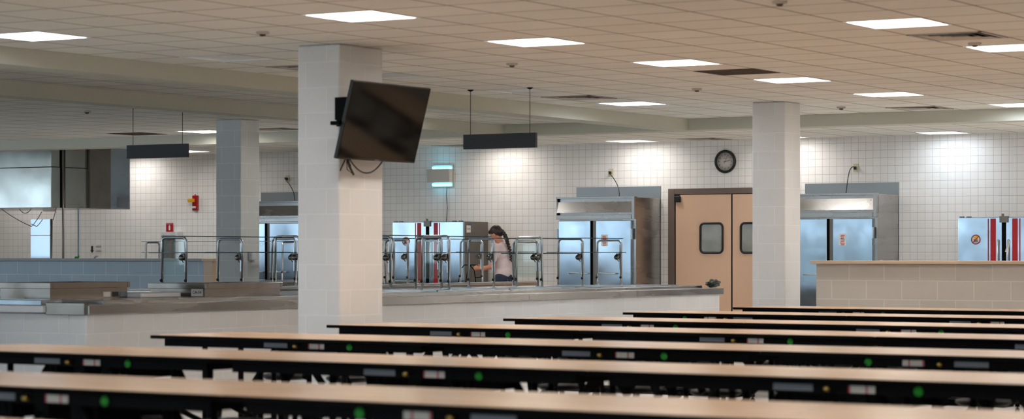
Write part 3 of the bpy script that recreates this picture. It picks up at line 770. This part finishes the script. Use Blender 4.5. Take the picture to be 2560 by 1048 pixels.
outlet(1528, 432, atY(1524, 488, 31.6).x, zf_, 'ivory outlet with black plug and cord above the middle refrigerator')
outlet(719, 447, atY(718, 497, 31.7).x, zf_, 'ivory outlet with black plug and cord just left of the television column')

# ------------------------------------------------------------------ insect trap, wall mounted
a = atY(1079, 420, WY); b = atY(1135, 462, WY)
it = empty('insect_light_trap', ((a.x+b.x)/2, WY, (a.z+b.z)/2), 'white wall insect trap glowing cyan at top and bottom', 'insect trap')
zc_ = (a.z+b.z)/2; xw0, xw1 = a.x, b.x
part(MB().box((xw0+.05, WY-.035, zc_-.17), (xw1, WY, zc_+.18), bev=.004), 'back_plate', M_ven, it)
sh = MB(); sh.prism([(xw0, WY-.05, zc_-.10), (xw0, WY-.13, zc_-.10), (xw0, WY-.15, zc_+.11), (xw0, WY-.05, zc_+.11)], (xw1-xw0, 0, 0)); part(sh, 'cover', M_offw, it)
for z, nm in ((zc_+.13, 'lamp_tube'), (zc_-.135, 'lamp_tube')):
    part(MB().tube([(xw0+.06, WY-.06, z), (xw1-.02, WY-.06, z)], .022, seg=10), nm, M_cyan, it)
gr = MB()
for k in range(10): x = xw0+.09+k*(xw1-xw0-.13)/10; gr.tube([(x, WY-.12, zc_+.10), (x, WY-.09, zc_+.145)], .0035, seg=5)
part(gr, 'guard_wires', M_chrome, it)
cx0 = atY(1120, 463, WY).x; zc2 = HC+.50
part(MB().tube([(cx0, WY-.03, zc_-.16), (cx0-.02, WY-.02, zc_-.3), (cx0+.0, WY-.02, zc_-.5), (cx0-.02, WY-.02, zc2)], .006, seg=6), 'cord', M_gcable, it)

# ------------------------------------------------------------------ fire alarm, extinguisher cabinet, signs
p = atY(491, 508, WY)
fa = empty('fire_alarm', (p.x, WY, p.z), 'red fire alarm strobe with amber lens on the tiled wall left of the grey column', 'fire alarm')
part(MB().box((p.x-.055, WY-.05, p.z-.125), (p.x+.055, WY, p.z+.13), bev=.01), 'housing', M_red, fa)
part(MB().box((p.x-.10, WY-.12, p.z+.015), (p.x+.01, WY-.05, p.z+.075), bev=.012), 'amber_lens', M_yellow, fa)
part(MB().box((p.x-.045, WY-.07, p.z-.09), (p.x+.03, WY-.05, p.z-.055), bev=.008), 'white_lens', M_white, fa)
part(MB().lathe([(0, 0), (.012, 0), (.01, .018), (0, .02)], M=Matrix.Translation((p.x, WY-.03, p.z+.13)), seg=10), 'top_stud', M_red, fa)
a = atY(401, 580, WY-.15); b = atY(443, 650, WY-.15)
ec = empty('extinguisher_cabinet', (a.x+.13, WY, a.z-.5), 'white fire extinguisher cabinet below the red sign, behind the chrome guard', 'fire cabinet')
z1 = a.z; z0 = a.z-.68; x0, x1 = a.x, b.x
m = MB(); m.box((x0, WY-.15, z0), (x0+.05, WY, z1), bev=.004); m.box((x1-.05, WY-.15, z0), (x1, WY, z1), bev=.004); m.box((x0+.05, WY-.15, z1-.07), (x1-.05, WY, z1), bev=.004); m.box((x0+.05, WY-.15, z0), (x1-.05, WY, z0+.05), bev=.004); m.box((x0+.05, WY-.02, z0+.05), (x1-.05, WY, z1-.07))
part(m, 'body', M_white, ec)
part(glass_box((x0+.04, WY-.156, z0+.04), (x1-.04, WY-.152, z1-.06), 1), 'glass_door', M_glass, ec)
tag(MB().box(((x0+x1)/2-.06, WY-.10, z1-.48), ((x0+x1)/2+.02, WY-.03, z1-.12), bev=.02).build('extinguisher', M_orange), 'orange item inside the white fire cabinet', 'fire extinguisher')
a = atY(417, 558, WY); b = atY(434, 580, WY)
es = empty('extinguisher_sign', ((a.x+b.x)/2, WY, b.z), 'small red extinguisher sign standing out above the white cabinet', 'sign')
part(MB().box((a.x, WY-.02, b.z), (b.x, WY-.012, a.z)), 'plate', M_red, es)
part(MB().box(((a.x+b.x)/2-.016, WY-.0225, b.z+.03), ((a.x+b.x)/2+.02, WY-.0205, a.z-.05), bev=.001).box(((a.x+b.x)/2-.008, WY-.0225, a.z-.05), ((a.x+b.x)/2+.01, WY-.0205, a.z-.032)), 'pictogram', M_paper, es)
text_mesh('sign_text', 'EXTINGUISHER', .017, Matrix.Translation(((a.x+b.x)/2, WY-.022, a.z-.015)) @ RY, M_paper, es)
part(MB().box((a.x, WY-.013, b.z-.02), (a.x+.05, WY, a.z)), 'bracket', M_silver, es)
a = atY(225, 611, WY); b = atY(237, 636, WY)
ws = empty('notice_sign', (a.x, WY, b.z), 'small white sign with a black down arrow on the tiled wall at left', 'sign')
part(MB().box((a.x, WY-.006, b.z), (b.x, WY, a.z)), 'plate', M_paper, ws)
mx_ = (a.x+b.x)/2; part(MB().prism([(mx_-.022, WY-.008, a.z-.03), (mx_+.022, WY-.008, a.z-.03), (mx_+.022, WY-.008, b.z+.07), (mx_+.04, WY-.008, b.z+.07), (mx_, WY-.008, b.z+.02), (mx_-.04, WY-.008, b.z+.07), (mx_-.022, WY-.008, b.z+.07)], (0, .0015, 0)), 'arrow', M_cable, ws)
a = atY(239, 612, WY); b = atY(256, 636, WY)
ws = empty('notice_sign', (a.x, WY, b.z), 'small white sign with two short lines of print beside the arrow sign', 'sign')
part(MB().box((a.x, WY-.006, b.z), (b.x, WY, a.z)), 'plate', M_paper, ws)
tx = MB()
for z in (.02, .04, .10, .12): tx.box((a.x+.03, WY-.008, a.z-z-.008), (b.x-.02, WY-.0061, a.z-z))
for z in (.03, .11): tx.box((a.x+.008, WY-.008, a.z-z-.012), (a.x+.022, WY-.0061, a.z-z+.002))
part(tx, 'print_lines', M_gcable, ws)
# soap dispenser on the grey column
p = atX(626, 641, -18.39)
sd = empty('soap_dispenser', (-18.39, p.y, p.z), 'small white dispenser on the side of the grey column', 'dispenser')
part(MB().box((-18.389, p.y-.05, p.z-.05), (-18.33, p.y+.04, p.z+.06), bev=.015), 'housing', M_white, sd)
part(MB().box((-18.37, p.y-.03, p.z-.075), (-18.34, p.y+.02, p.z-.05), bev=.005), 'nozzle', M_ven, sd)

# ------------------------------------------------------------------ cooking area at left: hood, posts, cords
hy = 28.2; hc = atY(128, 500, hy); hz = HC+.712; hx = hc.x; hy2 = 30.05
hd = empty('exhaust_hood', (hx-2, 29, hz), 'large stainless exhaust hood hanging at the left edge', 'exhaust hood')
m = MB(); zs = HC+1.34
m.box((XL+.01, hy, hz), (hx, hy2, zs-.004), bev=.006); part(m, 'canopy', M_hood, hd)
part(MB().box((XL+.01, hy+.004, zs), (hx-.004, hy2-.004, CZ-.003), bev=.004), 'upper_shroud', M_hood, hd)
ep = MB(); e0 = atX(272, 500, hx).y
ep.box((hx+.001, e0, hz), (hx+.006, hy2, CZ-.003)); part(ep, 'bright_end_panel', M_steels, hd)
gp = MB(); g0 = atX(220, 500, hx).y; gp.box((hx+.001, g0, hz+.01), (hx+.05, e0-.01, CZ-.003), bev=.003); part(gp, 'recessed_panel', M_steeld, hd)
part(MB().box((hx+.002, hy+.22, hz), (hx+.02, hy+.30, CZ-.003)), 'corner_seam', M_blackm, hd)
part(MB().box((hx+.008, e0+.2, hz+.02), (hx+.010, e0+.45, hz+.19)), 'data_plate', M_silver, hd)
part(MB().box((hx-.12, hy-.06, hz-.06), (hx+.05, hy+.06, hz-.001), bev=.004), 'junction_box', M_ven, hd)
A = lambda px, py: atY(px, py, hy+.02)
def wire(p0, p1, sag): part(MB().tube(arc(A(*p0), A(*p1), sag), .006, seg=6), 'hanging_cable', M_gcable, hd)
wire((4, 523), (78, 566), .02); wire((78, 567), (104, 530), .02); wire((48, 522), (78, 522), .07); wire((141, 520), (133, 550), .0)
def pole(px, ptop, Y, rad, m, name, label, cat, zt_=None):
    p = atY(px, ptop, Y); r = empty(name, (p.x, Y, 0), label, cat)
    part(MB().tube([(p.x, Y, .01), (p.x, Y, zt_ or p.z)], rad, seg=10), 'tube', m, r)
    part(MB().lathe([(0, 0), (rad*2.2, 0), (rad*2.2, .01), (0, .012)], M=Matrix.Translation((p.x, Y, 0)), seg=12), 'floor_flange', m, r)
    return p
pole(158, 400, 27.6, .017, M_steeld, 'support_post', 'tall steel post running to the ceiling in front of the exhaust hood', 'post', CZ-.001)
pole(129, 548, 28.15, .016, M_steeld, 'short_post', 'short steel post under the corner of the exhaust hood', 'post')
pole(196, 522, 30.2, .014, mat('pale blue pipe', srgb(150, 180, 200), .4), 'gas_pipe', 'thin pale blue vertical pipe under the hood against the tiled wall', 'pipe', CZ-.002)
a = atY(79, 549, 28.3); b = atY(127, 640, 28.3)
pn = empty('glass_partition', ((a.x+b.x)/2, 28.3, b.z-.3), 'bluish glass splash panel beside the short post under the hood', 'glass panel')
part(MB().box((a.x, 28.28, b.z-.3), (b.x, 28.3, a.z)), 'pane', mat('bluish glass panel', srgb(190, 205, 220), .08, .35), pn)
part(MB().box((a.x, 28.27, (a.z+b.z)/2+.03), (b.x, 28.31, (a.z+b.z)/2+.04)), 'middle_rail', M_ven, pn)
part(MB().box((a.x+.1, 28.2, 0), (b.x-.1, 28.4, b.z-.3)), 'stand', M_steeld, pn)
# back counter under the hood with small items
kc = empty('cook_table', (-26, 28.8, 0), 'steel work table behind the slate blue half wall', 'table')
part(MB().box((-28.5, 28.5, 1.08), (-22.8, 29.3, 1.12)), 'worktop', M_steel, kc)
for x in (-28.4, -22.9):
    for y in (28.55, 29.25): part(MB().tube([(x, y, 0), (x, y, 1.08)], .02), 'leg', M_steeld, kc)
p = atY(190, 640, 28.9); tag(MB().ell((p.x, 28.9, 1.12+.075), (.035, .03, .075), seg=12).tube([(p.x-.01, 28.9, 1.22), (p.x+.06, 28.9, 1.27)], .015, seg=6).build('green_brush', M_green), 'bright green brush on the table behind the slate blue half wall', 'brush')
p = atY(236, 640, 28.9); tag(MB().tube([(p.x-.05, 28.9, 1.125), (p.x-.03, 28.9, 1.2), (p.x+.02, 28.9, 1.26), (p.x+.07, 28.9, 1.27)], .014, seg=8).build('faucet', M_chrome), 'small chrome faucet below the white wall signs', 'faucet')

# ------------------------------------------------------------------ cafeteria tables
TT = .750; TL, TW = 2.362, .90
def make_table():
    r = bpy.data.objects.new('cafeteria_table', None); col.objects.link(r)
    t = MB().box((.002, -TW/2+.012, TT-.006), (TL-.002, TW/2-.012, TT)); lpart(t, 'tabletop', M_wood, r)
    e = MB().box((0, -TW/2, TT-.024), (TL, TW/2, TT-.0065), bev=.005)
    for a in (-1, 1): e.box((.001, a*(TW/2-.006)-.006, TT-.023), (TL-.001, a*(TW/2-.006)+.006, TT-.001), bev=.003)
    lpart(e, 'edge_band', M_blackm, r)
    a = MB()
    for y in (-TW/2+.06, TW/2-.06): a.box((.09, y-.012, TT-.074), (TL-.09, y+.012, TT-.0245))
    for x in (.09, TL/2, TL-.12): a.box((x, -TW/2+.06, TT-.07), (x+.03, TW/2-.06, TT-.0245))
    lpart(a, 'apron_frame', M_blackm, r)
    for x in (.42, .74, TL-.74, TL-.36):
        l = MB()
        for y in (-TW/2+.09, TW/2-.09): l.tube([(x, y, .1), (x, y, TT-.05)], .019, seg=8); l.ell((x, y, .05), (.02, .03, .05), seg=8)
        l.tube([(x, -TW/2+.09, .14), (x, TW/2-.09, .14)], .019, seg=8)
        lpart(l, 'leg_frame', M_blackm, r)
    b = MB()
    for (x0, x1, z1) in ((.78, .98, TT-.05), (1.04, .98, TT-.05), (1.04, 1.2, TT-.12), (1.36, 1.2, TT-.12), (TL-.78, 1.42, TT-.05)):
        for y in (-.26, .26): b.tube([(x0, y, .45), (x1, y, z1)], .026, seg=6)
    b.box((.95, -.28, TT-.15), (1.03, .28, TT-.07)); b.box((1.17, -.28, TT-.18), (1.25, .28, TT-.07)); b.box((1.38, -.28, TT-.15), (1.45, .28, TT-.07))
    lpart(b, 'fold_brace', M_blackm, r)
    for k in range(4):
        for s in (-1, 1):
            x = .3+k*.58; y = s*(TW/2+.18)
            st_ = lpart(MB().lathe([(0, .41), (.14, .41), (.165, .43), (.16, .445), (0, .45)], seg=20, M=Matrix.Translation((x, y, 0))), 'stool_seat', M_seat, r)
            lpart(MB().tube([(x, y, .41), (x, y-s*.02, .3), (x, s*.25, .16), (x, s*.1, .15)], .018, seg=7), 'stool_arm', M_blackm, st_)
    lpart(MB().tube([(.3, 0, .15), (TL-.3, 0, .15)], .025, seg=8).box((.28, -.1, .12), (TL-.28, .1, .17)), 'bottom_rail', M_blackm, r)
    yq = -TW/2+.047
    for nm, x, wd, m, h in (('silver_label', .98, .20, M_silver, .030), ('warning_label', 1.36, .13, M_offw, .032), ('green_tag', 1.70, .04, M_green, .034)):
        if nm == 'green_tag': o = lpart(MB().lathe([(0, 0), (.022, 0), (.022, .003), (0, .003)], seg=14, M=Matrix.Translation((x, yq-.001, TT-.049)) @ RY), nm, m, r)
        else: o = lpart(MB().box((x, yq-.003, TT-.033-h), (x+wd, yq, TT-.033)), nm, m, r)
        if nm == 'warning_label': [lpart(MB().box((xx, yq-.004, TT-.033-h), (xx+.009, yq-.003, TT-.033)), 'red_bar', M_red, o) for xx in (x, x+.085)]
    lpart(MB().lathe([(0, 0), (.015, 0), (.012, .03), (0, .032)], seg=10, M=Matrix.Translation((1.26, yq-.001, TT-.05)) @ RY), 'latch_knob', M_brass, r)
    return r
def rowof(pts):  return None
K = (HC-TT)/.463
D = 1.97
rows = [(19.2, -9.15, (0, 0), 'farthest row'), (17.1, -9.12, (1, 0, 0), 'second farthest row'), (15.0, -8.98, (0, 0, 0), 'third farthest row'), (13.0, -9.15, (0, 0, 0), 'fourth farthest row'),
        (10.85, -8.85, (0, 0, 1), 'fourth nearest row'), (8.85, -8.61, (0, 0, 0), 'third nearest row'), (6.65, -6.85, (0, 1, 0), 'second nearest row'), (4.72, -5.9, (0, 0), 'nearest row')]
rows = [(y, [(x+D*i, v) for i, v in enumerate(rv)], n) for y, x, rv, n in rows]
pos = ['left', 'middle', 'right']; RA = math.radians(-3.5)
ROWP = {19.2: -6.7, 17.1: -6.1, 15.0: -5.4, 13.0: -4.7, 10.85: -4.4, 8.85: -6.0, 6.65: -4.5, 4.72: -4.5}
proto = make_table(); first = True
import itertools
for y, starts, nm in rows:
    for i, (x, rev) in enumerate(starts):
        o = proto if first else copy_tree(proto); first = False
        where = pos[i] if len(starts) == 3 else ('left', 'right')[i]
        # the rows stand a few degrees off the wall line
        xp = ROWP[y]; ct_, st2 = math.cos(RA), math.sin(RA)
        def turn(X, Y): return (xp*K+(X-xp*K)*ct_-(Y-y*K)*st2, y*K+(X-xp*K)*st2+(Y-y*K)*ct_, 0)
        if rev: o.location = turn(x*K+TL, y*K); o.rotation_euler = (0, 0, PI+RA)
        else: o.location = turn(x*K, y*K); o.rotation_euler = (0, 0, RA)
        tag(o, 'wood-topped black folding cafeteria table, %s one of the %s from the camera side' % (where, nm), 'table', 'rows of folding cafeteria tables')
        if rev:  # labels face the camera side on turned tables as well
            for ch in [c for c in bpy.data.objects if c.parent == o and c.name.split('.')[0] in ('silver_label', 'warning_label', 'green_tag', 'latch_knob')]:
                ch.rotation_euler = (0, 0, 0); ch.scale = (1, -1, 1)

# ------------------------------------------------------------------ person working behind the counter
def person():
    px_, py_ = -18.72, 30.95
    r = empty('person', (px_, py_, 0), 'person in pale pink shirt and jeans with long dark braid, head bowed over wire rack', 'person')
    # local frame: f = facing (-x), s = sideways (+y is the far side), z up
    def P(f, s, z): return Vector((px_-f, py_+s, z))
    def caps(chains, segs=12):
        m = MB()
        for ch in chains:
            pts = []; rs = []
            for i in range(len(ch)-1):
                (a, ra), (b, rb) = ch[i], ch[i+1]
                for k in range(6):
                    t = k/6; pts.append(P(*a).lerp(P(*b), t)); rs.append(ra+(rb-ra)*t)
            pts.append(P(*ch[-1][0])); rs.append(ch[-1][1])
            for p_, q_ in zip(pts, rs): m.ell(p_, (q_, q_, q_), seg=12)
        return m
    def blob(m, name, mt, vox, par, smooth=4):
        o = part(m, name, mt, par)
        md = o.modifiers.new('remesh', 'REMESH'); md.mode = 'VOXEL'; md.voxel_size = vox; md.use_smooth_shade = True
        ms = o.modifiers.new('smooth', 'SMOOTH'); ms.factor = .5; ms.iterations = smooth
        return o
    hx_, hz_ = .15, 1.60
    body = caps([
        [((.0, 0, 1.0), .115), ((.0, 0, 1.2), .105), ((.03, 0, 1.36), .10), ((.055, 0, 1.43), .06), ((.09, 0, 1.50), .048), ((.12, 0, 1.56), .05)],
        [((.03, -.13, 1.40), .05), ((.05, -.20, 1.38), .048), ((.07, -.22, 1.22), .042), ((.085, -.22, 1.12), .038), ((.25, -.18, 1.09), .034), ((.36, -.13, 1.09), .027), ((.395, -.12, 1.09), .027)],
        [((.03, .13, 1.40), .05), ((.05, .20, 1.38), .048), ((.09, .21, 1.22), .042), ((.12, .20, 1.12), .038), ((.28, .14, 1.10), .034), ((.40, .08, 1.10), .027), ((.43, .07, 1.10), .027)],
        [((0, -.09, .95), .10), ((.01, -.10, .75), .08), ((.0, -.10, .5), .058), ((-.02, -.10, .3), .056), ((-.02, -.10, .08), .04), ((.10, -.10, .045), .036)],
        [((0, .09, .95), .10), ((.01, .10, .75), .08), ((.0, .10, .5), .058), ((-.02, .10, .3), .056), ((-.02, .10, .08), .04), ((.10, .10, .045), .036)]])
    for s in (-.07, .07): body.ell(P(.02, s, 1.3), (.09, .09, .13)); body.ell(P(0, s, 1.0), (.12, .1, .12))
    # head, bowed forward
    HR = Matrix.Rotation(math.radians(-38), 4, 'Y')     # forward is -x, nod down
    HM = Matrix.Translation(P(hx_, 0, hz_)) @ HR
    def H(f, s, z): return HM @ Vector((-f, s, z))
    body.ell(H(0, 0, .02), (.092, .075, .095), M=HR); body.ell(H(.035, 0, -.045), (.062, .055, .068), M=HR)
    body.ell(H(.055, 0, -.085), (.034, .034, .03), M=HR)
    body.ell(H(.10, 0, -.022), (.016, .013, .024), M=HR); body.ell(H(.092, 0, -.066), (.012, .022, .009), M=HR)
    for s in (-.076, .076): body.ell(H(-.005, s, -.015), (.018, .01, .03), M=HR)
    # hands: palm, four curled fingers, thumb
    for (f, s, z, sg) in ((.425, -.115, 1.085, 1), (.46, .065, 1.095, -1)):
        body.ell(P(f, s, z), (.042, .022, .036))
        for k, ln in enumerate((.062, .07, .066, .052)):
            b0 = P(f+.03, s+sg*.004, z+.026-k*.018); b1_ = b0+Vector((-ln*.5, sg*.010, -.004)); b2_ = b1_+Vector((-ln*.12, sg*.028, -.006)); b3 = b2_+Vector((ln*.3, sg*.012, 0))
            body.tube([b0, b1_, b2_, b3], [.0095, .009, .0085, .007], seg=8)
        t0 = P(f-.01, s+sg*.006, z+.03); body.tube([t0, t0+Vector((-.028, sg*.014, .016)), t0+Vector((-.055, sg*.026, .010))], [.011, .010, .008], seg=8)
    b = blob(body, 'body', M_skin, .0085, r, 3)
    for s in (-.032, .032):
        part(MB().ell(H(.082, s, 0), (.012, .012, .009), seg=10), 'eye', M_paper, b)
        part(MB().ell(H(.09, s, .022), (.006, .018, .004), M=HR, seg=8), 'eyebrow', M_hair, b)
    part(MB().ell(H(.101, 0, -.067), (.005, .02, .006), M=HR, seg=8), 'lips', mat('lips', srgb(170, 90, 85), .5), b)
    # hair
    hr = MB(); hr.ell(H(-.022, 0, .045), (.10, .086, .09), M=HR); hr.ell(H(-.06, 0, .0), (.062, .07, .08), M=HR)
    hr.ell(H(.045, 0, .085), (.05, .062, .035), M=HR)
    for s in (-.066, .066): hr.ell(H(-.04, s, .01), (.05, .02, .05), M=HR)
    h = blob(hr, 'hair', M_hair, .009, r, 2)
    bd = MB(); path = [H(-.10, 0, -.0), P(-.0, -.01, 1.60), P(-.045, -.03, 1.53), P(-.075, -.04, 1.46), P(-.115, -.05, 1.37), P(-.135, -.05, 1.28), P(-.14, -.05, 1.20)]
    n = 26
    for k in range(n):
        u = k/(n-1)*(len(path)-1); i = min(int(u), len(path)-2); c = path[i].lerp(path[i+1], u-i)
        rr = .026*(1-.45*k/n); off = (.012 if k % 2 else -.012)
        bd.ell(c+Vector((off*.4, off, 0)), (rr, rr, rr*1.1), seg=8)
    part(bd, 'braid', M_hair, h)
    # shirt
    sh = caps([
        [((.0, 0, .985), .125), ((.0, 0, 1.2), .118), ((.03, 0, 1.36), .112), ((.045, 0, 1.41), .085)],
        [((.02, -.11, 1.40), .066), ((.045, -.195, 1.385), .066), ((.065, -.225, 1.24), .060), ((.068, -.226, 1.225), .060)],
        [((.02, .11, 1.40), .066), ((.045, .195, 1.385), .066), ((.08, .215, 1.24), .060), ((.083, .215, 1.225), .060)]])
    for s in (-.075, .075): sh.ell(P(.02, s, 1.3), (.104, .1, .15)); sh.ell(P(.0, s, 1.03), (.135, .105, .12)); sh.ell(P(-.0, s, 1.15), (.115, .10, .14))
    blob(sh, 'shirt', M_shirt, .009, r, 5)
    jn = caps([[((0, -.09, .93), .118), ((.01, -.10, .75), .095), ((.0, -.10, .5), .072), ((-.02, -.10, .12), .062)],
               [((0, .09, .93), .118), ((.01, .10, .75), .095), ((.0, .10, .5), .072), ((-.02, .10, .12), .062)]])
    jn.ell(P(0, 0, .96), (.13, .19, .11))
    j = blob(jn, 'jeans', M_jean, .011, r, 3)
    pk = MB()
    for s in (-.12, .05): pk.tube([P(-.118, s, .93), P(-.128, s+.01, .86), P(-.124, s+.05, .84), P(-.128, s+.09, .86), P(-.118, s+.09, .93)], .003, seg=5)
    part(pk, 'pocket_stitching', mat('pale stitching', srgb(120, 130, 140), .7), j)
    for s in (-.10, .10):
        part(MB().ell(P(.05, s, .045), (.14, .05, .045)).box(P(-.08, s-.045, 0), P(.18, s+.045, .02)), 'shoe', M_shoe, r)
    # the wire rack she holds
    k = empty('wire_rack', (px_-.62, py_-.05, 0), 'dark wire rack with curved handles held by the person', 'wire rack')
    m = MB()
    for s in (-.15, .05): m.tube([P(.40, s, .70), P(.43, s, .95), P(.45, s, 1.06), P(.52, s, 1.135), P(.62, s, 1.14), P(.68, s, 1.08), P(.72, s, .9), P(.72, s, .1)], .008, seg=6)
    for f, z in ((.62, 1.14), (.72, .9), (.72, .5), (.43, .95)): m.tube([P(f, -.15, z), P(f, .05, z)], .006, seg=6)
    part(m, 'wire_frame', M_blackm, k)
    g_ = MB()
    for q in range(7): f = .42+q*.05; g_.tube([P(f, -.15, 1.0-.02*q), P(f, .05, 1.0-.02*q)], .003, seg=5)
    part(g_, 'wire_shelf', M_steeld, k)
    part(MB().tube([P(.40, -.15, 0), P(.40, -.15, .72)], .008, seg=6).tube([P(.40, .05, 0), P(.40, .05, .72)], .008, seg=6).tube([P(.72, -.15, 0), P(.72, -.15, .2)], .008, seg=6).tube([P(.72, .05, 0), P(.72, .05, .2)], .008, seg=6), 'rack_legs', M_blackm, k)
person()
